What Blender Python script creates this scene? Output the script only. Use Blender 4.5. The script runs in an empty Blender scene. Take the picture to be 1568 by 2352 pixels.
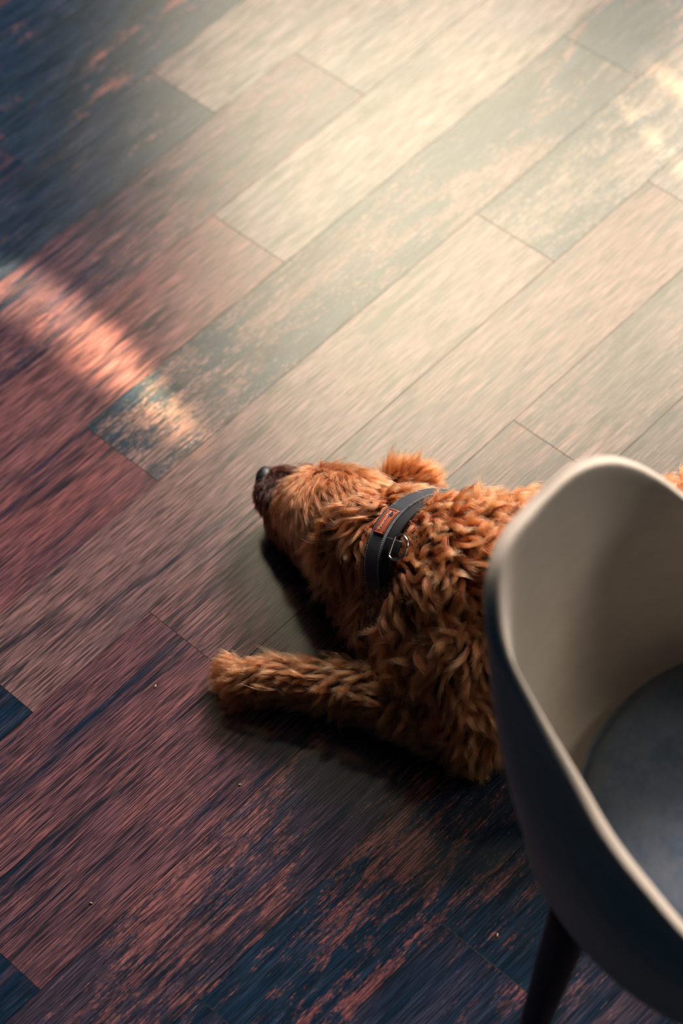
import bpy, bmesh, math, random
import numpy as np
from mathutils import Vector, Matrix
from mathutils.geometry import tessellate_polygon
from mathutils.kdtree import KDTree
from mathutils.bvhtree import BVHTree

sc = bpy.context.scene
C = sc.collection
PI = math.pi
rng = np.random.default_rng(7)
random.seed(7)

# ------------------------------------------------------------------ camera
PITCH, ROLL, CAMH, FPX = 0.653606197, -0.150870564, 3.2528, 5855.96
CAM_ROT = Matrix.Rotation(PITCH, 3, 'X') @ Matrix.Rotation(ROLL, 3, 'Z')
cd = bpy.data.cameras.new('camera')
cam = bpy.data.objects.new('camera', cd); C.objects.link(cam)
cam.matrix_world = Matrix.Translation((0, 0, CAMH)) @ CAM_ROT.to_4x4()
cd.sensor_fit = 'VERTICAL'; cd.sensor_height = 36.0; cd.sensor_width = 24.0
cd.lens = FPX / 2352 * 36.0
cd.clip_start = 0.05
cd.dof.use_dof = True; cd.dof.focus_distance = 3.80; cd.dof.aperture_fstop = 2.0
sc.camera = cam

# ------------------------------------------------------------------ colour management
sc.view_settings.view_transform = 'Standard'; sc.view_settings.look = 'None'
sc.view_settings.gamma = 1; sc.view_settings.use_curve_mapping = False
sc.view_settings.exposure = 0.0
sc.cycles.use_denoising = True
sc.cycles.max_bounces = 6; sc.cycles.diffuse_bounces = 3; sc.cycles.glossy_bounces = 3
sc.cycles.transmission_bounces = 6; sc.cycles.transparent_max_bounces = 8

# ------------------------------------------------------------------ light
w = bpy.data.worlds.new('room_dusk'); sc.world = w; w.use_nodes = True
w.node_tree.nodes['Background'].inputs[0].default_value = (0.10, 0.33, 0.62, 1)
w.node_tree.nodes['Background'].inputs[1].default_value = 0.03

def area(name, loc, aim, sx, sy, radiance, col):
    l = bpy.data.lights.new(name, 'AREA'); l.shape = 'RECTANGLE'; l.size = sx; l.size_y = sy
    l.energy = radiance * sx * sy * PI; l.color = col
    o = bpy.data.objects.new(name, l); C.objects.link(o); o.location = loc
    o.rotation_euler = (Vector(aim) - Vector(loc)).to_track_quat('-Z', 'Y').to_euler()
    return o
# tall window high in the wall facing the camera
WCOL = (1.0, 0.90, 0.80)
area('tall_window_daylight', (0.42, 7.0, 4.35), (0.42, 0.0, 4.35), 1.4, 3.2, 13.0, WCOL)
area('tall_window_daylight_right', (2.02, 7.0, 4.75), (2.02, 0.0, 4.75), 1.8, 2.9, 9.3, WCOL)
# second, lower window to the right
area('side_window_daylight', (2.9, 6.8, 3.7), (0.2, 1.9, 0.3), 1.6, 1.5, 96.0, (1.0, 0.84, 0.80))
area('right_window_daylight', (3.8, 2.35, 2.3), (0.25, 1.7, 0.6), 1.3, 1.3, 8.3, (1.0, 0.91, 0.78))

def sunbeam(name, loc, poly, d1, rad, power, col, pad=0.12):
    """sun streak: a far spot lamp stands for the sun, an added unseen board is cut to shape it"""
    L = Vector(loc); P = [Vector(p) for p in poly]
    cen = sum(P, Vector()) / len(P)
    ax = (cen - L).normalized()
    l = bpy.data.lights.new(name, 'SPOT'); l.energy = power; l.color = col; l.shadow_soft_size = rad
    ang = max((p - L).normalized().angle(ax) for p in P)
    l.spot_size = 2 * ang * 1.25; l.spot_blend = 0.0
    o = bpy.data.objects.new(name, l); C.objects.link(o); o.location = L
    q = ax.to_track_quat('-Z', 'Y'); o.rotation_euler = q.to_euler()
    R = q.to_matrix(); ex, ey = R.col[0], R.col[1]
    pts = []
    for p in P:
        d = p - L; k = d1 / d.dot(ax); v = d * k - ax * d1
        pts.append((v.dot(ex), v.dot(ey)))
    rr = d1 * math.tan(ang * 1.25) * 1.5
    bm = bmesh.new(); org = L + ax * d1
    op = [Vector((rr * math.cos(i / 40 * 2 * PI), rr * math.sin(i / 40 * 2 * PI), 0)) for i in range(40)]
    ip = [Vector((x, y, 0)) for x, y in pts]
    vs = [bm.verts.new(org + ex * p.x + ey * p.y) for p in op + ip]
    for t in tessellate_polygon([op, ip]): bm.faces.new([vs[k] for k in t])
    me = bpy.data.meshes.new(name); bm.to_mesh(me); bm.free()
    s = me.materials.append(mat_gobo)
    ob = bpy.data.objects.new(GOBOS[0], me); GOBOS.pop(0); C.objects.link(ob); ob['kind'] = 'structure'
    md = ob.modifiers.new('thick', 'SOLIDIFY'); md.thickness = 0.0004
GOBOS = ['gobo_1', 'gobo_2', 'gobo_3', 'gobo_4']  # unseen boards added out of frame to shape the sun streaks

# ------------------------------------------------------------------ node helpers
def newmat(name):
    m = bpy.data.materials.new(name); m.use_nodes = True
    nt = m.node_tree; b = nt.nodes['Principled BSDF']
    return m, nt, b
def simple(name, col, rough=0.6, metal=0.0, spec=0.5, sheen=0.0):
    m, nt, b = newmat(name)
    b.inputs['Base Color'].default_value = (*col, 1); b.inputs['Roughness'].default_value = rough
    b.inputs['Metallic'].default_value = metal; b.inputs['Specular IOR Level'].default_value = spec
    b.inputs['Sheen Weight'].default_value = sheen
    return m
class NT:
    def __init__(s, nt): s.nt = nt
    def n(s, t, **kw):
        nd = s.nt.nodes.new(t)
        for k, v in kw.items(): setattr(nd, k, v)
        return nd
    def put(s, sock, v):
        if hasattr(v, 'bl_idname') or isinstance(v, bpy.types.NodeSocket): s.nt.links.new(v, sock)
        else: sock.default_value = v
    def math(s, op, a, b=0.0, clamp=False):
        nd = s.n('ShaderNodeMath', operation=op, use_clamp=clamp); s.put(nd.inputs[0], a); s.put(nd.inputs[1], b); return nd.outputs[0]
    def mix(s, f, a, b, mode='MIX'):
        nd = s.n('ShaderNodeMix', data_type='RGBA', blend_type=mode); s.put(nd.inputs[0], f); s.put(nd.inputs[6], a); s.put(nd.inputs[7], b); return nd.outputs[2]
    def mapr(s, v, a, b, c=0.0, d=1.0):
        nd = s.n('ShaderNodeMapRange', interpolation_type='SMOOTHSTEP'); s.put(nd.inputs[0], v)
        for i, x in enumerate((a, b, c, d)): s.put(nd.inputs[i + 1], x)
        return nd.outputs[0]
    def noise(s, vec, scale=(1, 1, 1), detail=3, rough=.5, dist=0.0):
        mp = s.n('ShaderNodeVectorMath', operation='MULTIPLY'); s.put(mp.inputs[0], vec); mp.inputs[1].default_value = scale
        nd = s.n('ShaderNodeTexNoise'); s.nt.links.new(mp.outputs[0], nd.inputs['Vector'])
        nd.inputs['Scale'].default_value = 1; nd.inputs['Detail'].default_value = detail
        nd.inputs['Roughness'].default_value = rough; nd.inputs['Distortion'].default_value = dist
        return nd.outputs[0]
    def attr(s, name):
        nd = s.n('ShaderNodeAttribute', attribute_name=name); return nd

mat_gobo = simple('gobo_board', (0.02, 0.02, 0.02), 0.9)

# ------------------------------------------------------------------ floor: vinyl planks, 180 mm wide
PW, PLEN, YAW = 0.18, 6.72, 0.67971
U0, V0 = -8.1095, -16.29199     # offsets of the plank grid (plank widths)
NAVY, SLATE, ROSE = (0.0055, 0.020, 0.044, 1), (0.026, 0.046, 0.080, 1), (0.23, 0.080, 0.080, 1)
m_floor, nt, bs = newmat('worn_vinyl_plank'); N = NT(nt)
uv = N.n('ShaderNodeUVMap', uv_map='plank').outputs[0]          # metres along / across the plank, own offset per plank
A = N.attr('look'); sep = N.n('ShaderNodeSeparateColor'); nt.links.new(A.outputs['Color'], sep.inputs[0])
chip, tone, tint = sep.outputs[0], sep.outputs[1], sep.outputs[2]   # chippiness, lightness, grey vs rose
g1 = N.noise(uv, (14, 560, 1), 3, .62, .15)          # fine pores
g2 = N.noise(uv, (3.2, 110, 1), 4, .6, .6)     # streaks
g3 = N.noise(uv, (2.2, 17, 1), 5, .62, .9)     # broad bands
g4 = N.noise(uv, (9, 34, 1), 10, .76, .6)        # chips, medium
g5 = N.noise(uv, (75, 230, 1), 6, .78, .3)       # chips, small
g6 = N.noise(uv, (3.0, 6, 1), 3, .5)            # where the chips gather
crk = N.noise(uv, (1.5, 30, 1), 4, .55, .9)
# smooth wood look
rose_amt = N.mapr(N.math('ADD', N.math('ADD', N.math('MULTIPLY', g3, .8), N.math('MULTIPLY', g2, .6)), N.math('MULTIPLY', tone, .5)), .74, 1.08)
base_s = N.mix(rose_amt, NAVY, N.mix(tint, ROSE, (0.235, 0.165, 0.150, 1)))
base_s = N.mix(N.mapr(g6, .5, .8, 0, .45), base_s, SLATE)
# chipped look
cm = N.math('ADD', N.math('ADD', N.math('MULTIPLY', g4, .65), N.math('MULTIPLY', g5, .42)), N.math('ADD', N.math('MULTIPLY', g6, .45), N.math('MULTIPLY', tone, .28)))
cmask = N.mapr(cm, .92, 1.01)
under = N.mix(N.mapr(g2, .35, .7), NAVY, SLATE)
base_c = N.mix(cmask, under, N.mix(N.mapr(g5, .5, .7), N.mix(tint, ROSE, (0.21, 0.15, 0.135, 1)), N.mix(tint, (0.36, 0.15, 0.10, 1), (0.36, 0.29, 0.23, 1))))
col = N.mix(chip, base_s, base_c)
pores = N.mapr(g1, .40, .60)
col = N.mix(N.math('MULTIPLY', N.math('SUBTRACT', 1.0, pores), .72), col, (0.010, 0.020, 0.032, 1))
col = N.mix(1.0, col, N.n('ShaderNodeCombineColor').outputs[0], 'MULTIPLY')
cc = nt.nodes[-1] if False else [x for x in nt.nodes if x.bl_idname == 'ShaderNodeCombineColor'][0]
pv = N.mapr(g1, .42, .58, .60, 1.18)
for q_ in range(3): nt.links.new(pv, cc.inputs[q_])
cracks = N.mapr(N.math('ABSOLUTE', N.math('SUBTRACT', crk, .5)), 0.004, .045)
cgate = N.mapr(N.noise(uv, (3, 14, 1), 3), .49, .58)
cr = N.math('MULTIPLY', N.math('SUBTRACT', 1.0, cracks), cgate)
col = N.mix(N.math('MULTIPLY', cr, .8), col, (0.006, 0.014, 0.022, 1))
lite = N.mapr(N.noise(uv, (18, 330, 1), 4, .6), .66, .74)
col = N.mix(N.math('MULTIPLY', lite, .35), col, (0.50, 0.36, 0.28, 1))
rg = N.math('ADD', N.math('MULTIPLY', g4, .10), .17)
rg = N.math('ADD', rg, N.math('MULTIPLY', chip, .03))
hgt = N.math('SUBTRACT', N.math('ADD', N.math('MULTIPLY', pores, .35), N.math('MULTIPLY', g4, .5)), N.math('MULTIPLY', cr, .6))
bp = N.n('ShaderNodeBump'); bp.inputs['Strength'].default_value = .07; bp.inputs['Distance'].default_value = .0004
nt.links.new(hgt, bp.inputs['Height']); dif = nt.nodes.new('ShaderNodeBsdfDiffuse'); glo = nt.nodes.new('ShaderNodeBsdfAnisotropic'); glo.distribution = 'BECKMANN'
fre = nt.nodes.new('ShaderNodeFresnel'); fre.inputs['IOR'].default_value = 1.6; mx = nt.nodes.new('ShaderNodeMixShader')
nt.links.new(col, dif.inputs['Color']); nt.links.new(rg, glo.inputs['Roughness']); glo.inputs['Color'].default_value = (1, .96, .74, 1)
for nd in (dif, glo, fre): nt.links.new(bp.outputs[0], nd.inputs['Normal'])
nt.links.new(N.math('MULTIPLY', fre.outputs[0], N.mapr(g1, .36, .60, .92, 1.03)), mx.inputs[0]); nt.links.new(dif.outputs[0], mx.inputs[1]); nt.links.new(glo.outputs[0], mx.inputs[2])
nt.links.new(mx.outputs[0], nt.nodes['Material Output'].inputs['Surface']); nt.nodes.remove(bs)

ROWJ = {-1: 1.67, 0: 3.41, 1: 4.56, 2: 2.40, 3: -.24, 4: 4.06, 5: -1.285, 6: 2.36, 7: -6.1, 8: -3.57, 9: -1.83}
# (row, index) : chippiness, tone, grey tint ; tone also paints light falloff at the left corners and brightness in the left sun streak ; index 0 = plank that starts at ROWJ and runs to +u
LOOK = {(-1, 0): (1, .38, 0), (-1, -1): (.5, .30, .1), (-2, 0): (1, .25, 0), (-2, -1): (1, .2, 0), (-3, -1): (1, .0, 0),
        (0, 0): (.15, .58, 1), (0, -1): (.9, .36, .3), (1, 0): (.1, .62, 1), (1, -1): (.45, .52, .15),
        (2, 0): (.0, .75, 1), (2, -1): (.08, .72, .2), (3, 0): (1, .64, .6), (3, 1): (1, .45, .1), (3, -1): (.0, .66, .1),
        (4, 0): (1, .7, 1), (4, -1): (.0, .76, .6), (4, -2): (.7, .15, .0), (5, 0): (.0, .70, .45), (5, 1): (.3, .6, 1),
        (5, -1): (.25, .62, .15), (6, 0): (.45, .66, .5), (6, -1): (.35, .58, .15), (6, 1): (.5, .5, .7), (7, 0): (.75, .60, .15), (7, 1): (.4, .5, .5),
        (8, 0): (1, .56, .0), (8, -1): (.7, .28, .1), (7, -1): (.5, .3, .1), (9, 0): (1, .36, .0), (9, -1): (.9, .46, .05), (10, 0): (.6, .2, .1), (6, -2): (.4, .1, .1)}
def build_floor():
    bm = bmesh.new(); uvl = bm.loops.layers.uv.new('plank')
    cl = bm.loops.layers.float_color.new('look')
    cy, sy = math.cos(YAW), math.sin(YAW)
    def world(u, v):
        a, b = (u - U0) * PW, (v - V0) * PW
        return a * cy - b * sy, a * sy + b * cy
    rr = random.Random(3)
    for r in range(-12, 22):
        j0 = ROWJ.get(r, rr.uniform(-3, 3))
        for k in range(-4, 6):
            ua, ub = j0 + k * PLEN, j0 + (k + 1) * PLEN
            va, vb = -r - 1, -r
            lk = LOOK.get((r, k), (rr.random(), rr.uniform(.2, .6), rr.random() * .4))
            ou, ov = rr.uniform(0, 60), rr.uniform(0, 60)
            g, dz = .0035, .0012
            ring0 = [(ua, va), (ub, va), (ub, vb), (ua, vb)]
            ring1 = [(ua + g, va + g), (ub - g, va + g), (ub - g, vb - g), (ua + g, vb - g)]
            o = [bm.verts.new((*world(*p), -dz)) for p in ring0]
            i = [bm.verts.new((*world(*p), 0)) for p in ring1]
            fs = [bm.faces.new(i)] + [bm.faces.new((o[a], o[(a + 1) % 4], i[(a + 1) % 4], i[a])) for a in range(4)]
            lut = {}
            for vt, p in zip(o + i, ring0 + ring1): lut[vt] = p
            for f in fs:
                for lp in f.loops:
                    p = lut[lp.vert]; lp[uvl].uv = ((p[0] - ua) * PW + ou, (p[1] - va) * PW + ov); lp[cl] = (*lk, 1)
    me = bpy.data.meshes.new('floor'); bm.to_mesh(me); bm.free(); me.materials.append(m_floor)
    o = bpy.data.objects.new('floor', me); C.objects.link(o); o['kind'] = 'structure'
build_floor()

def at(x, y, z=0.0):     # point at height z seen at that place of the photograph
    d = CAM_ROT @ Vector(((x - 784) / FPX, -(y - 1176) / FPX, -1.0))
    k = (z - CAMH) / d.z
    return Vector((d.x * k, d.y * k, z))

# sun streaks on the floor
def F(pts): return [at(*p) for p in pts]
ST_L = [(-60, 585), (0, 598), (60, 613), (130, 652), (200, 708), (280, 780), (350, 858), (400, 928), (450, 988), (484, 1036),
        (435, 1020), (380, 985), (310, 945), (250, 893), (190, 845), (130, 795), (70, 745), (0, 715), (-60, 705)]
ST_L2 = [(-60, 592), (0, 605), (60, 620), (130, 660), (200, 716), (280, 788), (350, 866), (400, 935), (440, 985),
         (380, 950), (310, 900), (240, 840), (180, 790), (120, 735), (60, 690), (0, 665), (-60, 655)]
ST_A = [(1455, 122), (1500, 143), (1568, 185), (1640, 240), (1640, 300), (1568, 238), (1510, 186)]
ST_B = [(1383, 183), (1430, 235), (1500, 295), (1568, 368), (1640, 450), (1640, 500), (1568, 418), (1500, 335), (1440, 270)]
sunbeam('sunlight_left', (1.9, 8.0, 6.2), F(ST_L), .5, .0016, 19000, (1.0, .74, .40))
sunbeam('sunlight_left_bright', (0.9, 8.6, 6.5), F(ST_L2), .5, .0010, 11000, (1.0, .74, .40))
sunbeam('sunlight_right', (2.9, 8.0, 6.2), F(ST_A), .5, .0009, 5500, (1.0, .50, .24))
sunbeam('sunlight_middle', (3.9, 8.2, 6.5), F(ST_B), .5, .0007, 17000, (1.0, .72, .36))

# ------------------------------------------------------------------ mesh helpers
def link_mesh(name, bm, m, parent=None, smooth=True):
    me = bpy.data.meshes.new(name); bm.normal_update(); bm.to_mesh(me); bm.free()
    if smooth: me.polygons.foreach_set('use_smooth', [True] * len(me.polygons))
    me.materials.append(m)
    o = bpy.data.objects.new(name, me); C.objects.link(o)
    if parent: o.parent = parent
    return o
def catmull(pts, n):
    P = [np.array(p, float) for p in pts]; P = [2 * P[0] - P[1]] + P + [2 * P[-1] - P[-2]]; out = []
    m = len(P) - 3
    for k in range(n):
        t = k / (n - 1) * m; i = min(int(t), m - 1); t -= i
        a, b, c, d = P[i:i + 4]
        out.append(.5 * ((2 * b) + (c - a) * t + (2 * a - 5 * b + 4 * c - d) * t * t + (3 * b - a - 3 * c + d) * t ** 3))
    return out
def tube(bm, pts, radii, seg=12, cap=True):
    pts = [Vector(p) for p in pts]; rings = []
    up = Vector((0, 0, 1))
    for i, p in enumerate(pts):
        t = (pts[min(i + 1, len(pts) - 1)] - pts[max(i - 1, 0)]).normalized()
        a = t.cross(up)
        if a.length < .05: a = t.cross(Vector((0, 1, 0)))
        a.normalize(); b = t.cross(a)
        rings.append([bm.verts.new(p + a * (radii[i] * math.cos(k / seg * 2 * PI)) + b * (radii[i] * math.sin(k / seg * 2 * PI))) for k in range(seg)])
    for r0, r1 in zip(rings, rings[1:]):
        for k in range(seg): bm.faces.new((r0[k], r0[(k + 1) % seg], r1[(k + 1) % seg], r1[k]))
    if cap: bm.faces.new(rings[0][::-1]); bm.faces.new(rings[-1])

# ------------------------------------------------------------------ chair
def fabric(name, c1, c2, scale, sheen=.2):
    m, nt, b = newmat(name); n = NT(nt)
    tc = n.n('ShaderNodeTexCoord').outputs['Object']
    a = n.noise(tc, (scale, scale, scale), 4, .6); w2 = n.noise(tc, (1400, 1400, 1400), 2, .5); big = n.noise(tc, (22, 22, 60), 4, .6)
    f = n.math('ADD', n.math('MULTIPLY', a, .5), n.math('MULTIPLY', big, .5))
    nt.links.new(n.mix(n.mapr(f, .35, .65), (*c1, 1), (*c2, 1)), b.inputs['Base Color'])
    b.inputs['Roughness'].default_value = .9; b.inputs['Sheen Weight'].default_value = sheen; b.inputs['Specular IOR Level'].default_value = .2
    bp = n.n('ShaderNodeBump'); bp.inputs['Strength'].default_value = .3; bp.inputs['Distance'].default_value = .0008
    nt.links.new(n.math('ADD', w2, n.math('MULTIPLY', a, .6)), bp.inputs['Height']); nt.links.new(bp.outputs[0], b.inputs['Normal'])
    return m
m_shell = fabric('beige_felt', (.62, .54, .44), (.68, .60, .49), 300)
m_cush = fabric('slate_fabric', (.07, .11, .165), (.15, .175, .21), 260)
m_leg = simple('dark_stained_wood', (.018, .012, .012), .5)
chair = bpy.data.objects.new('tub_chair', None); C.objects.link(chair)
FW = Vector((.67, -.74, 0)).normalized()
chair.location = (.257, 1.81, 0)
chair.rotation_euler = (0, 0, math.atan2(FW.y, FW.x) + PI / 2)   # local -Y = forward, +X = left hand side seen from behind
chair['label'] = 'beige upholstered tub chair with round slate seat cushion standing over the dog'
chair['category'] = 'chair'
def sf(s, f, z):   # side (+ = far corner side), forward, height -> chair local
    return Vector((-s, -f, z))
def build_shell():
    # keys round half of the shell, from the middle of the back to the middle of the front
    rim = [(0, -.046, .815), (.07, -.040, .815), (.125, -.018, .795), (.165, .022, .750), (.187, .085, .695), (.212, .165, .645), (.236, .235, .615), (.252, .31, .592), (.262, .395, .565), (.245, .48, .525), (.17, .56, .485), (0, .585, .475)]
    mid = [(0, -.030, .60), (.085, -.020, .60), (.150, .010, .60), (.195, .055, .58), (.225, .11, .56), (.250, .175, .54), (.272, .245, .53), (.285, .315, .52), (.282, .395, .505), (.255, .49, .48), (.17, .565, .462), (0, .592, .455)]
    low = [(0, .005, .44), (.095, .015, .44), (.160, .045, .44), (.205, .09, .44), (.238, .14, .44), (.262, .20, .44), (.278, .26, .44), (.285, .325, .44), (.278, .40, .44), (.245, .49, .43), (.165, .56, .425), (0, .585, .425)]
    bot = [(0, .10, .365), (.06, .10, .365), (.105, .12, .365), (.14, .155, .365), (.165, .19, .365), (.185, .23, .365), (.195, .27, .365), (.20, .32, .365), (.19, .38, .365), (.165, .44, .365), (.11, .49, .365), (0, .505, .365)]
    M_ = 40
    def half(k): return catmull(k, M_)
    R_, Md, L_, B_ = half(rim), half(mid), half(low), half(bot)
    cen = np.array([0, .29, 0.0])
    def full(i, sgn):
        out = []
        r, m_, l_, b_ = [np.array([x[0] * sgn, x[1], x[2]]) for x in (R_[i], Md[i], L_[i], B_[i])]
        inward = lambda p, d: p + (np.array([cen[0], cen[1], p[2]]) - p) / np.linalg.norm(np.array([cen[0], cen[1], p[2]]) - p) * d
        # outside from bottom to rim
        prof = [np.array([0, .29, .355]), b_ * .6 + np.array([0, .29 * .4, .36 * .4]), b_, (b_ + l_) / 2 + (l_ - cen * [1, 1, 0] - np.array([0, 0, l_[2]])) * .12 + np.array([0, 0, -.012]), l_, m_, r + np.array([0, 0, -.02]), inward(r, .008), inward(r + np.array([0, 0, -.006]), .024)]
        im = inward(m_, .034); il = inward(l_, .046); il[2] = .452
        prof += [(inward(r, .03) * .5 + im * .5), im, il, np.array([il[0] * .5, .29 + (il[1] - .29) * .5, .445]), np.array([0, .29, .445])]
        return catmull(prof, 70)
    cols = [full(i, 1) for i in range(M_)] + [full(i, -1) for i in range(M_ - 2, 0, -1)]
    bm = bmesh.new(); V = []
    for c_ in cols: V.append([bm.verts.new(sf(*p)) for p in c_[1:-1]])
    n = len(V)
    for i in range(n):
        a, b = V[i], V[(i + 1) % n]
        for k in range(len(a) - 1): bm.faces.new((a[k], b[k], b[k + 1], a[k + 1]))
    bm.faces.new([v[0] for v in V]); bm.faces.new([v[-1] for v in V][::-1])
    bmesh.ops.recalc_face_normals(bm, faces=bm.faces)
    return link_mesh('shell', bm, m_shell, chair)
shell = build_shell(); shell['label'] = 'beige felt wraparound shell'
def build_cushion():
    bm = bmesh.new(); n = 96
    prof = [(0, .482), (.5, .484), (.8, .482), (.93, .476), (.985, .466), (1.0, .455), (.985, .446), (.9, .444)]
    rings = []
    for t, z in prof[1:]:
        rings.append([bm.verts.new(sf(.232 * t * math.sin(a) * (1 + .03 * math.cos(2 * a)), .312 - .232 * t * math.cos(a), z)) for a in [i / n * 2 * PI for i in range(n)]])
    c = bm.verts.new(sf(0, .312, prof[0][1]))
    for i in range(n): bm.faces.new((c, rings[0][i], rings[0][(i + 1) % n]))
    for a, b in zip(rings, rings[1:]):
        for i in range(n): bm.faces.new((a[i], b[i], b[(i + 1) % n], a[(i + 1) % n]))
    bm.faces.new(rings[-1])
    bmesh.ops.recalc_face_normals(bm, faces=bm.faces)
    o = link_mesh('seat_cushion', bm, m_cush, chair); o['label'] = 'round slate blue seat cushion'
    bm = bmesh.new()     # piping round the cushion's top edge
    pts = [sf(.2305 * math.sin(a) * (1 + .03 * math.cos(2 * a)), .312 - .2305 * math.cos(a), .468) for a in [i / 96 * 2 * PI for i in range(97)]]
    tube(bm, pts, [.0022] * 97, 8, False); link_mesh('piping', bm, m_cush, o)
build_cushion()
for s, f, s2, f2 in [(-.215, .184, -.292, .1385), (.215, .184, .292, .1385), (-.16, .43, -.25, .52), (.16, .43, .25, .52)]:
    bm = bmesh.new(); a = np.array(sf(s, f, .40)); b = np.array(sf(s2, f2, 0.0))
    ts = [0, .15, .4, .7, 1]; tube(bm, [a + (b - a) * t for t in ts], [.031, .029, .026, .021, .016], 20)
    link_mesh('leg', bm, m_leg, chair)['label'] = 'dark wooden leg'

# ------------------------------------------------------------------ dog
# body as round cones melted together: (A, rA, B, rB, kind)
def P(x, y, z): return at(x, y, z)
SKULL = P(800, 1195, .125); MUZ = P(642, 1130, .064); STOP = P(735, 1165, .10)
NECK0 = P(880, 1240, .13); NECK1 = P(1010, 1290, .155)
SHO = P(1075, 1326, .16); BAR = P(1300, 1360, .15); HIP = P(1620, 1322, .15)
ELB = P(1075, 1670, .055); WRI = P(800, 1580, .045); PAW = P(585, 1562, .034)
BONES = [
 # name, A, rA, B, rB, flow, length, curl, lift, clump spacing, dark
 ('skull', SKULL, .078, STOP, .060, None, .032, .0020, .10, .0055, 0),
 ('muzzle', STOP + Vector((-.01, 0, -.01)), .050, MUZ, .040, None, .018, .001, .18, .0045, 0),
 ('chin', P(812, 1290, .06), .060, P(655, 1180, .036), .034, None, .020, .002, .15, .006, .6),
 ('neck', NECK0, .074, NECK1, .105, None, .026, .004, .30, .010, 0),
 ('throat', P(815, 1345, .045), .042, P(930, 1440, .06), .060, None, .026, .004, .30, .010, 0),
 ('shoulder', SHO, .118, P(1000, 1370, .12), .105, None, .044, .0078, .30, .0125, 0),
 ('barrel', SHO, .116, BAR, .118, None, .044, .0078, .30, .0125, 0),
 ('rump', BAR, .118, HIP, .130, None, .036, .0065, .40, .016, 0),
 ('chest', P(960, 1400, .10), .092, P(1060, 1500, .10), .095, None, .046, .0075, .28, .0145, 0),
 ('upper_arm', P(1080, 1480, .13), .080, ELB, .048, None, .042, .0065, .28, .0125, 0),
 ('forearm', ELB, .044, WRI, .031, None, .036, .0045, .24, .0105, 0),
 ('pastern', WRI, .031, P(640, 1560, .036), .030, None, .032, .0032, .20, .0095, 0),
 ('paw', P(620, 1560, .034), .032, P(552, 1565, .030), .027, None, .020, .0015, .20, .0075, 0),
 ('thigh', P(1620, 1400, .11), .10, P(1500, 1560, .07), .06, None, .032, .006, .35, .016, 0),
 ('hock', P(1500, 1560, .05), .045, P(1380, 1560, .035), .03, None, .026, .004, .35, .016, 0),
 ('tail', P(1820, 1290, .12), .04, P(2050, 1250, .04), .02, None, .04, .006, .4, .016, 0),
 ('far_arm', P(1000, 1250, .06), .05, P(860, 1270, .036), .030, None, .026, .004, .3, .016, 0),
]
def melt(bones, ellipsoids, voxel):
    bm = bmesh.new()
    for b in bones:
        A_, ra, B_, rb = b[1], b[2], b[3], b[4]
        L = (B_ - A_).length; n = max(3, int(L / (min(ra, rb) * .22)) + 1)
        for i in range(n):
            t = i / (n - 1)
            bmesh.ops.create_icosphere(bm, subdivisions=3, radius=ra + (rb - ra) * t, matrix=Matrix.Translation(A_.lerp(B_, t)))
    for c_, sc_, rot in ellipsoids:
        bmesh.ops.create_icosphere(bm, subdivisions=3, radius=1, matrix=Matrix.Translation(c_) @ rot.to_4x4() @ Matrix.Diagonal((*sc_, 1)))
    for v in bm.verts:
        if v.co.z < .004: v.co.z = .004 + random.random() * .0004
    me = bpy.data.meshes.new('tmp'); bm.to_mesh(me); bm.free()
    o = bpy.data.objects.new('tmp', me); C.objects.link(o)
    md = o.modifiers.new('r', 'REMESH'); md.mode = 'VOXEL'; md.voxel_size = voxel
    md = o.modifiers.new('s', 'SMOOTH'); md.iterations = 14; md.factor = .5
    dg = bpy.context.evaluated_depsgraph_get(); ev = o.evaluated_get(dg)
    me2 = bpy.data.meshes.new_from_object(ev); bpy.data.objects.remove(o)
    return me2
def dirmat(x, up=Vector((0, 0, 1))):
    x = x.normalized(); y = up.cross(x).normalized(); z = x.cross(y)
    return Matrix((x, y, z)).transposed()
# ears: flaps lying against the head (near one hangs towards the camera side, far one folded up)
EAR_A, EAR_B = P(845, 1185, .19), P(748, 1305, .115)
EARF = P(938, 1108, .105)
toes = []
for k, (dx, dy) in enumerate([(520, 1528), (510, 1552), (516, 1578), (538, 1600)]):
    toes.append((P(dx + 14, dy, .021), (.021, .0125, .017), dirmat(P(dx, dy, .02) - P(600, 1560, .02))))
ELL = [(EAR_A.lerp(EAR_B, .5), ((EAR_B - EAR_A).length * .5, .036, .022), dirmat(EAR_B - EAR_A, (EAR_A.lerp(EAR_B, .5) - P(850, 1200, .10)).normalized())),
       (EARF, (.045, .026, .030), dirmat(Vector((-1, .25, .1)))),
       (P(748, 1112, .125), (.020, .016, .012), dirmat(Vector((-1, .1, 0))))] + toes
m_skin = simple('reddish_dog_skin', (.09, .032, .014), .8)
body_me = melt(BONES, ELL, .0065)
body_me.polygons.foreach_set('use_smooth', [True] * len(body_me.polygons))
body_me.materials.clear(); body_me.materials.append(m_skin)
dog = bpy.data.objects.new('dog', body_me); C.objects.link(dog)
dog['label'] = 'curly red-brown dog lying on the plank floor with one foreleg stretched out'
dog['category'] = 'dog'

# ---- collar frame (needed before the fur)
CN = (P(978, 1286, .143)); CAX = (NECK1 - P(760, 1210, .06)).normalized()      # centre and neck axis, pointing to the body
CX = Vector((0, 0, 1)); CX = (CX - CAX * CX.dot(CAX)).normalized(); CY = CAX.cross(CX)
CR = .108
def band(a, wv, h=0.0):    # a = angle round the neck (0 = top), wv = along the neck axis, h = off the surface
    r = CR + h + .004 * math.sin(3 * a)
    return CN + CAX * wv + CX * (r * math.cos(a)) + CY * (r * math.sin(a) * 1.02)

RINGC = np.array(band(math.radians(33), .062, .006))
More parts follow.
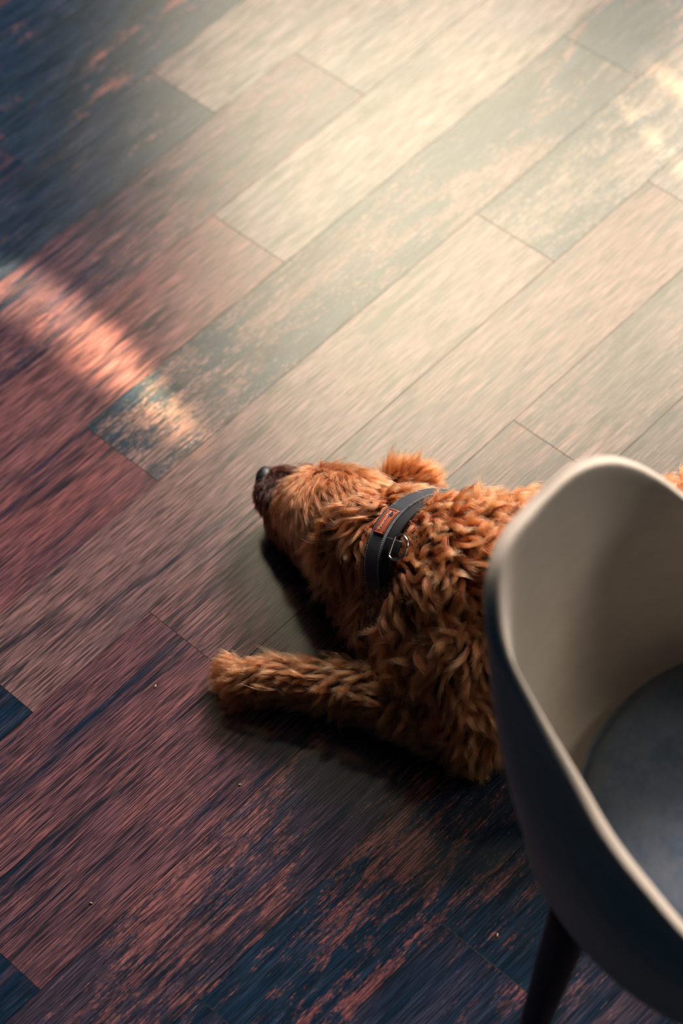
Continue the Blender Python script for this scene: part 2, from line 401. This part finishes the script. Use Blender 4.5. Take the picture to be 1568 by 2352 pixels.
# ---- fur
def seg_dist(Pn, a, ra, b, rb):
    ab = b - a; t = np.clip(((Pn - a) @ ab) / (ab @ ab), 0, 1)
    return np.linalg.norm(Pn - (a + t[:, None] * ab), axis=1) - (ra + (rb - ra) * t)
def norm(v): return v / np.maximum(np.linalg.norm(v, axis=-1, keepdims=True), 1e-9)
me = body_me
nv, nf = len(me.vertices), len(me.polygons)
co = np.empty(nv * 3); me.vertices.foreach_get('co', co); co = co.reshape(-1, 3)
vn = np.empty(nv * 3); me.vertices.foreach_get('normal', vn); vn = vn.reshape(-1, 3)
me.calc_loop_triangles(); nt_ = len(me.loop_triangles)
tri = np.empty(nt_ * 3, dtype=np.int32); me.loop_triangles.foreach_get('vertices', tri); tri = tri.reshape(-1, 3)
TA, TB, TC = co[tri[:, 0]], co[tri[:, 1]], co[tri[:, 2]]
area_ = np.linalg.norm(np.cross(TB - TA, TC - TA), axis=1) / 2
tcx = (TA + TB + TC) / 3; tnz = vn[tri].mean(1)
cam_p = np.array([0, 0, CAMH])
facing = (norm(cam_p - tcx) * norm(tnz)).sum(1)
offx = P(1750, 1300, .15).x
wgt = area_ * np.clip(.35 + facing * 1.3, .04, 1.0)
wgt *= np.where(tcx[:, 0] > offx, .15, 1.0)
hidden = (tcx[:, 0] > P(1300, 1300, .2).x) & (tcx[:, 0] < P(1480, 1300, .2).x)
wgt *= np.where(hidden, .35, 1.0)
bA = [(np.array(b[1]), b[2], np.array(b[3]), b[4]) for b in BONES]
PROP = np.array([[b[6], b[7], b[8], b[9], b[10]] for b in BONES])
names = [b[0] for b in BONES]
def sample(n):
    idx = rng.choice(nt_, n, p=wgt / wgt.sum()); r1 = np.sqrt(rng.random(n))[:, None]; r2 = rng.random(n)[:, None]
    a, b, c = 1 - r1, r1 * (1 - r2), r1 * r2; t = tri[idx]
    return co[t[:, 0]] * a + co[t[:, 1]] * b + co[t[:, 2]] * c, norm(vn[t[:, 0]] * a + vn[t[:, 1]] * b + vn[t[:, 2]] * c)
V_ = lambda v: np.array(v, float)
stop = V_(P(742, 1098, .13)); nose_c = V_(P(612, 1102, .085)); skull = V_(SKULL); neckdir = norm(V_(NECK1) - V_(SKULL)); 
def fields(Pn, Nn):
    D = np.stack([seg_dist(Pn, *b) for b in bA], 1)
    W = np.exp(-np.clip(D - D.min(1, keepdims=True), 0, 1) / .010); W /= W.sum(1, keepdims=True)
    pr = W @ PROP
    n = len(Pn); g = np.tile(np.array([0, 0, -1.0]), (n, 1))
    flow = np.zeros((n, 3))
    head = norm(Pn - stop) + .25 * neckdir + .25 * g
    muz = norm(V_(STOP) + np.array([.0, -.03, -.05]) - Pn) * .5 + .7 * g + .5 * norm(Pn - nose_c)
    bodyf = np.array([.75, -.25, -.35])
    fl = {'skull': head, 'muzzle': muz, 'chin': g * .8 + neckdir * .6, 'neck': neckdir + .35 * g, 'throat': neckdir * .6 + g * .7, 'shoulder': bodyf, 'barrel': np.array([.9, -.1, -.3]), 'rump': np.array([.9, -.1, -.3]),
          'chest': np.array([.1, -.5, -.9]), 'upper_arm': np.array([-.1, -.6, -.7]),
          'forearm': norm(V_(WRI) - V_(ELB)) + np.array([0, -.45, -.25]), 'pastern': norm(V_(PAW) - V_(WRI)) + np.array([0, -.38, -.25]),
          'paw': norm(V_(PAW) - V_(WRI)) * 1.0 + np.array([0, -.15, -.3]), 'thigh': bodyf, 'hock': bodyf, 'tail': np.array([1, 0, -.3]), 'far_arm': np.array([-1, 0, -.3])}
    for k, nm in enumerate(names): flow += W[:, k:k + 1] * fl[nm]
    # near ear: long wavy feathers down to its tip
    eA, eB = V_(EAR_A), V_(EAR_B); ea = V_(ELL[0][0])
    dE = seg_dist(Pn, eA, .034, eB, .034); wE = np.clip(1 - dE / .012, 0, 1)[:, None] * (Pn[:, 2:3] > .05)
    flow = flow * (1 - wE) + wE * (norm(eB - eA) * 1.2 + .3 * g)
    pr = pr * (1 - wE) + wE * np.array([[.038, .0045, .30, .0085, 0]])
    dF = np.linalg.norm(Pn - V_(EARF), axis=1) - .035; wF = np.clip(1 - dF / .015, 0, 1)[:, None]
    flow = flow * (1 - wF) + wF * np.array([.75, .55, -.1]); pr = pr * (1 - wF) + wF * np.array([[.028, .002, .4, .006, 0]])
    # tuft over the brow
    dT = np.linalg.norm(Pn - V_(P(748, 1095, .13)), axis=1); wT = np.exp(-(dT / .02) ** 2)
    pr[:, 2] += wT * .5
    # black-tipped muzzle
    dN = np.linalg.norm(Pn - nose_c, axis=1)
    dk = np.clip(2.0 - dN / .05, 0, 1); low = np.clip((.085 - Pn[:, 2]) / .04, 0, 1) * np.clip((V_(P(760, 1200, .1))[0] - Pn[:, 0]) / .03, 0, 1) * (Pn[:, 1] > 2.28)
    pr[:, 4] = np.maximum(pr[:, 4], np.maximum(dk * .95, low * .85))
    pr[:, 0] *= np.clip(.35 + dN / .07, .35, 1)
    # collar bed
    q = Pn - V_(CN); aw = q @ V_(CAX); rad = np.linalg.norm(q - aw[:, None] * V_(CAX), axis=1)
    near = (rad < .15)
    bed = np.where(near, np.exp(-((aw - .004) / .036) ** 6), 0)
    pr[:, 0] *= 1 - .85 * bed; pr[:, 2] *= 1 - .9 * bed; pr[:, 1] *= 1 - .7 * bed
    dR = np.linalg.norm(Pn - RINGC, axis=1); kR = np.exp(-(dR / .034) ** 4); pr[:, 0] *= 1 - .55 * kR; pr[:, 2] *= 1 - .8 * kR
    headside = near & (aw < 0) & (aw > -.06)
    pr[:, 2] *= np.where(headside, .7, 1)
    return norm(flow), pr, bed
def seeds():
    cand, cn = sample(60000); fl, pr, bed = fields(cand, cn); sp = pr[:, 3]; SPV = rng.uniform(.5, 1.0, len(cand))
    cell = {}; keep = []; cs = .0125
    for i in range(len(cand)):
        p = cand[i]; k = (int(p[0] // cs), int(p[1] // cs), int(p[2] // cs)); ok = True; s2 = (sp[i] * SPV[i]) ** 2
        for a in (-1, 0, 1):
            for b in (-1, 0, 1):
                for c in (-1, 0, 1):
                    for j in cell.get((k[0] + a, k[1] + b, k[2] + c), ()):
                        d = cand[j] - p
                        if d[0] * d[0] + d[1] * d[1] + d[2] * d[2] < s2: ok = False; break
                    if not ok: break
                if not ok: break
            if not ok: break
        if ok: keep.append(i); cell.setdefault(k, []).append(i)
    keep = np.array(keep); return cand[keep], cn[keep], fl[keep], pr[keep], bed[keep]
SP, SN, SF, SR, SB = seeds()
ns = len(SP); K = 10
s = np.linspace(0, 1, K)[None, :, None]
# swirl of the lay of the coat
ph = np.sin(SP @ np.array([[55, 20, -31], [-25, 62, 18], [31, -22, 58.]]).T + np.array([0, 1.3, 2.1])).sum(1) * .45
curl = SR[:, 1]
ang = ph * np.clip(curl / .006, .15, 1) * 1.1 + rng.normal(0, 1, ns) * np.clip(curl / .006, .12, 1) * .36
T = norm(SF - SN * (SF * SN).sum(1, keepdims=True)); Bt = np.cross(SN, T)
T2 = T * np.cos(ang)[:, None] + Bt * np.sin(ang)[:, None]; B2 = np.cross(SN, T2)
Ln = SR[:, 0] * np.exp(rng.normal(0, .16, ns)); lift = SR[:, 2] * np.exp(rng.normal(0, .3, ns))
d = SN[:, None] * (lift[:, None, None] * 1.7 * (1 - s) ** 1.2 + .03) + T2[:, None] * (.45 + .55 * s) + np.array([0, 0, -1.0]) * (.28 * s ** 1.5)
d = norm(d); step = d * (Ln / (K - 1))[:, None, None]
G = np.concatenate([np.zeros((ns, 1, 3)), np.cumsum(step[:, :-1], 1)], 1)
fr = rng.uniform(.7, 1.35, ns)[:, None, None]; phs = rng.uniform(0, 2 * PI, ns)[:, None, None]; hand = rng.choice([-1, 1], ns)[:, None, None]
amp = (curl * rng.uniform(.6, 1.3, ns))[:, None, None] * s ** .8
G = G + amp * ((np.cos(2 * PI * fr * s + phs) - np.cos(phs) * (1 - s)) * B2[:, None] * hand + .55 * (np.sin(2 * PI * fr * s + phs) + .6) * SN[:, None])
kd = KDTree(ns)
for i, p in enumerate(SP): kd.insert(p, i)
kd.balance()
def make_fur(n, rootr, m, name):
    R0, RN = sample(n); fl, pr, bed = fields(R0, RN)
    ci = np.array([kd.find(p)[1] for p in R0])
    keep = rng.random(n) > bed * .6
    R0, RN, pr, ci = R0[keep], RN[keep], pr[keep], ci[keep]; n = len(R0)
    off = R0 - SP[ci]
    cl = (np.clip(.45 + curl / .022, .5, .8) * rng.uniform(.75, 1.12, ns))[ci][:, None, None]; ss = s
    lenf = (np.exp(rng.normal(0, .13, n)) * np.clip(pr[:, 0] / SR[ci, 0], .2, 1.6))[:, None, None]
    pull = cl * ss ** 1.1
    pts = SP[ci][:, None] + G[ci] * lenf + off[:, None] * (1 - pull)
    # own little wander
    wob = norm(rng.normal(size=(n, 1, 3))); ph2 = rng.uniform(0, 6.28, (n, 1, 1))
    pts += wob * (.0011 * ss * np.sin(ph2 + 5 * ss)) + norm(rng.normal(size=(n, 1, 3))) * (.0032 * ss ** 1.3)
    under = RN[:, None] * (-.001); pts += under * (1 - ss)
    pts[:, :, 2] = np.maximum(pts[:, :, 2], .0015 + .002 * rng.random((n, 1)))
    hc = bpy.data.hair_curves.new(name); hc.add_curves([K] * n)
    hc.attributes['position'].data.foreach_set('vector', pts.astype(np.float32).ravel())
    rad = (rootr * (1 - .72 * ss[..., 0] ** 1.5) * np.exp(rng.normal(0, .2, (n, 1)))).astype(np.float32)
    if 'radius' not in hc.attributes: hc.attributes.new('radius', 'FLOAT', 'POINT')
    hc.attributes['radius'].data.foreach_set('value', np.broadcast_to(rad, (n, K)).ravel())
    at_ = hc.attributes.new('dark', 'FLOAT', 'CURVE'); at_.data.foreach_set('value', pr[:, 4].astype(np.float32))
    sd = rng.normal(0, 1, ns)
    at_ = hc.attributes.new('lock', 'FLOAT', 'CURVE'); at_.data.foreach_set('value', (np.clip(.5 + .2 * sd[ci] + .1 * rng.normal(size=n), 0, 1)).astype(np.float32))
    hc.materials.append(m)
    o = bpy.data.objects.new(name, hc); C.objects.link(o); o.parent = dog
    return o
def hair_mat():
    m = bpy.data.materials.new('red_fur'); m.use_nodes = True; nt = m.node_tree; n = NT(nt)
    nt.nodes.remove(nt.nodes['Principled BSDF'])
    h = nt.nodes.new('ShaderNodeBsdfHairPrincipled'); h.parametrization = 'COLOR'
    dk = n.attr('dark').outputs['Fac']; lk = n.attr('lock').outputs['Fac']
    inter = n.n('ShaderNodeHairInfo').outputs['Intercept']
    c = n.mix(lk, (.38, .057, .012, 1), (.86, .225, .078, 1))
    c = n.mix(n.math('MULTIPLY', n.math('SUBTRACT', 1.0, inter), .95), c, (.05, .009, .003, 1))  # roots darkened to paint shade in the gaps between locks
    c = n.mix(dk, c, (.006, .003, .003, 1))
    nt.links.new(c, h.inputs['Color'])
    h.inputs['Roughness'].default_value = .38; h.inputs['Radial Roughness'].default_value = .55
    h.inputs['IOR'].default_value = 1.5
    nt.links.new(h.outputs[0], nt.nodes['Material Output'].inputs['Surface'])
    return m
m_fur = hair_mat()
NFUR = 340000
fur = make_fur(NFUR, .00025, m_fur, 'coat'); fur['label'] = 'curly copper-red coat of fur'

# ---- nose
m_nose = simple('black_nose_leather', (.006, .007, .009), .5)
bm = bmesh.new()
nc = P(609, 1099, .082); nd_ = (V_(nc) - V_(STOP)); ndv = Vector(nd_).normalized()
Mx = Matrix.Translation(nc) @ dirmat(Vector((-1, .25, -.05))).to_4x4()
bmesh.ops.create_icosphere(bm, subdivisions=4, radius=1)
for v in bm.verts:
    x, y, z = v.co
    w_ = 1 + .18 * z
    x2, y2, z2 = x * .0155, y * .0195 * w_, z * .0165
    for sg in (-1, 1):      # nostrils
        dd = math.hypot(y2 - sg * .0095, z2 + .001)
        if x > 0 and dd < .005: x2 -= .008 * (1 - (dd / .005) ** 2)
    if abs(y2) < .0015 and x > 0: x2 -= .0012
    v.co = (x2, y2, z2)
bmesh.ops.transform(bm, matrix=Mx, verts=bm.verts)
nose = link_mesh('nose', bm, m_nose, dog); nose['label'] = 'black leathery nose'

# ------------------------------------------------------------------ collar
m_web = simple('black_nylon_webbing', (.010, .014, .020), .55)
m_pad = simple('black_neoprene', (.004, .005, .007), .8)
m_thread = simple('pale_reflective_thread', (.55, .55, .48), .5)
m_patch = simple('tan_leather', (.42, .10, .045), .5)
m_ink = simple('dark_print', (.03, .02, .04), .6); m_white = simple('white_print', (.75, .6, .5), .6)
m_chrome = simple('polished_steel', (.75, .74, .72), .15, 1.0)
# ribbed webbing
mw, ntw, bw = newmat('ribbed_grey_webbing'); nw = NT(ntw)
uvw = nw.n('ShaderNodeUVMap', uv_map='w').outputs[0]; sx = nw.n('ShaderNodeSeparateXYZ'); ntw.links.new(uvw, sx.inputs[0])
rib = nw.math('SINE', nw.math('MULTIPLY', sx.outputs[0], 2 * PI / .0016))
rb = nw.mapr(rib, -.2, .7)
ntw.links.new(nw.mix(rb, (.008, .013, .020, 1), (.085, .105, .125, 1)), bw.inputs['Base Color']); bw.inputs['Roughness'].default_value = .5
bpw = nw.n('ShaderNodeBump'); bpw.inputs['Strength'].default_value = .6; bpw.inputs['Distance'].default_value = .0005
ntw.links.new(rib, bpw.inputs['Height']); ntw.links.new(bpw.outputs[0], bw.inputs['Normal'])
def strip(a0, a1, w0, w1, h, thick, m, name, parent, n=80, nw_=6):
    bm = bmesh.new(); uvl = bm.loops.layers.uv.new('w'); rows = []; info = {}
    closed = abs((a1 - a0) - 2 * PI) < 1e-6
    for i in range(n if closed else n + 1):
        a = a0 + (a1 - a0) * i / n; r_ = []
        sec = [(w0 + (w1 - w0) * j / nw_, h - (.0008 if j in (0, nw_) else 0)) for j in range(nw_ + 1)] + [(w1, h - thick), (w0, h - thick)]
        for wv, hh in sec:
            v = bm.verts.new(band(a, wv, hh)); info[v] = (a * CR, wv); r_.append(v)
        rows.append(r_)
    k = len(rows)
    for i in range(k if closed else k - 1):
        a, b = rows[i], rows[(i + 1) % k]
        for j in range(len(a)): bm.faces.new((a[j], b[j], b[(j + 1) % len(a)], a[(j + 1) % len(a)]))
    if not closed: bm.faces.new(rows[0]); bm.faces.new(rows[-1][::-1])
    bmesh.ops.recalc_face_normals(bm, faces=bm.faces)
    for f in bm.faces:
        for lp in f.loops: lp[uvl].uv = info[lp.vert]
    return link_mesh(name, bm, m, parent)
collar = strip(0, 2 * PI, -.020, .035, 0, .004, m_pad, 'dog_collar', None, 96)
collar['label'] = 'black webbing dog collar with a tan leather patch and steel ring'
collar['category'] = 'collar'
TOP0, TOP1 = math.radians(-55), math.radians(75)
strip(0, 2 * PI, -.016, .017, .0022, .002, mw, 'webbing', collar, 120)['label'] = 'ribbed grey webbing band'
bm = bmesh.new()
na = 220
for wv in (-.0135, .0145):
    bm = bmesh.new()
    for i in range(na):
        a = 2 * PI * i / na
        p0, p1 = band(a, wv, .0026), band(a + .011, wv, .0026); tube(bm, [p0, p1], [.00042, .00042], 6)
    link_mesh('stitching', bm, m_thread, collar)['label'] = 'row of pale stitches'
PA, PW2 = math.radians(16.5), (-.0105, .0115)     # patch centre angle is tuned to the photograph
PL = .021 / CR * 1.0
patch = strip(PA - PL, PA + PL, PW2[0], PW2[1], .0042, .0016, m_patch, 'leather_patch', collar, 24); patch['label'] = 'tan leather patch with a name and a paw print'
bm = bmesh.new()
def rect_line(a0, w0, a1, w1):
    tube(bm, [band(a0 + (a1 - a0) * i / 8, w0 + (w1 - w0) * i / 8, .0044) for i in range(9)], [.0007] * 9, 6)
m_ = .0016; da = m_ / CR
for q in [(PA - PL + da, PW2[0] + m_, PA + PL - da, PW2[0] + m_), (PA - PL + da, PW2[1] - m_, PA + PL - da, PW2[1] - m_), (PA - PL + da, PW2[0] + m_, PA - PL + da, PW2[1] - m_), (PA + PL - da, PW2[0] + m_, PA + PL - da, PW2[1] - m_)]: rect_line(*q)
link_mesh('raised_edge', bm, m_patch, patch)
# lettering
cu = bpy.data.curves.new('txt', 'FONT'); cu.body = 'PatentoPet'; cu.size = 1; cu.extrude = .03; cu.resolution_u = 3
to = bpy.data.objects.new('txt', cu); C.objects.link(to)
tm = bpy.data.meshes.new_from_object(to.evaluated_get(bpy.context.evaluated_depsgraph_get())); bpy.data.objects.remove(to)
bx = [v.co.x for v in tm.vertices]; x0, x1 = min(bx), max(bx); scl = .031 / (x1 - x0)
SGN = -1
for v in tm.vertices:
    xx, yy, zz = (v.co.x - (x0 + x1) / 2) * scl, (v.co.y - .35) * scl * 1.1, v.co.z
    v.co = band(PA + SGN * (xx + .001) / CR, SGN * (yy) * 1.0 - .001, .0054 + max(0, zz) * .004)
tm.materials.append(m_white); to = bpy.data.objects.new('lettering', tm); C.objects.link(to); to.parent = patch; to['label'] = 'white lettering'
bm = bmesh.new()
for (dx, dy, r_) in [(-.001, -.0042, .0030), (-.0050, -.0008, .0015), (-.0024, .0010, .0016), (.0010, .0010, .0016), (.0036, -.0012, .0015)]:
    cs_ = [bm.verts.new(band(PA + SGN * (.0125 + dx) / CR, SGN * dy + .002 * 0 + r_ * math.sin(t) + .0005, .0044) + CX * 0) for t in [0]]
    bm.verts.remove(cs_[0])
    bm.faces.new([bm.verts.new(band(PA + SGN * (.0125 + dx + r_ * math.cos(t)) / CR, SGN * (dy + r_ * math.sin(t)), .0050)) for t in [i / 16 * 2 * PI for i in range(16)]])
link_mesh('paw_print', bm, m_ink, patch, False)['label'] = 'dark paw print'
# ring
bm = bmesh.new(); RA = math.radians(33)
rc = band(RA, .063, .018); ex = CAX; ey = (band(RA + .05, .06, .006) - band(RA - .05, .06, .006)).normalized()
pts = []
for i in range(49):
    t = i / 48 * 2 * PI; x_ = math.cos(t); y_ = math.sin(t)
    pts.append(rc + ex * (.019 * max(x_, -.62)) + ey * (.019 * y_))
tube(bm, pts, [.0017] * 49, 10, False)
strip(RA - .09, RA + .09, .020, .053, .0050, .003, m_web, 'ring_loop', collar, 10)['label'] = 'short black loop holding the ring'
ring = link_mesh('steel_ring', bm, m_chrome, collar); ring['label'] = 'polished steel ring'

# ------------------------------------------------------------------ crumbs on the floor
m_crumb = simple('pale_crumb', (.62, .40, .22), .7)
for (x, y, a, l_, lab) in [(209, 2074, -35, .0045, 'tiny pale crumb at the lower left of the floor'), (1142, 2148, 75, .0060, 'tiny orange sliver on the floor beside the chair leg'),
                      (357, 1576, 70, .0050, 'tiny crumb on the floor left of the paw'), (550, 1802, 10, .0045, 'tiny orange crumb on the floor below the paw')]:
    bm = bmesh.new(); c_ = at(x, y, .0012); dr = Vector((math.cos(math.radians(a)), math.sin(math.radians(a)), 0))
    tube(bm, [c_ - dr * l_ / 2, c_ - dr * l_ * .3, c_ + dr * l_ * .25, c_ + dr * l_ / 2], [.0004, .0010, .0012, .0005], 8)
    o = link_mesh('crumb', bm, m_crumb); o['label'] = lab; o['category'] = 'crumb'; o['group'] = 'crumbs on the floor'
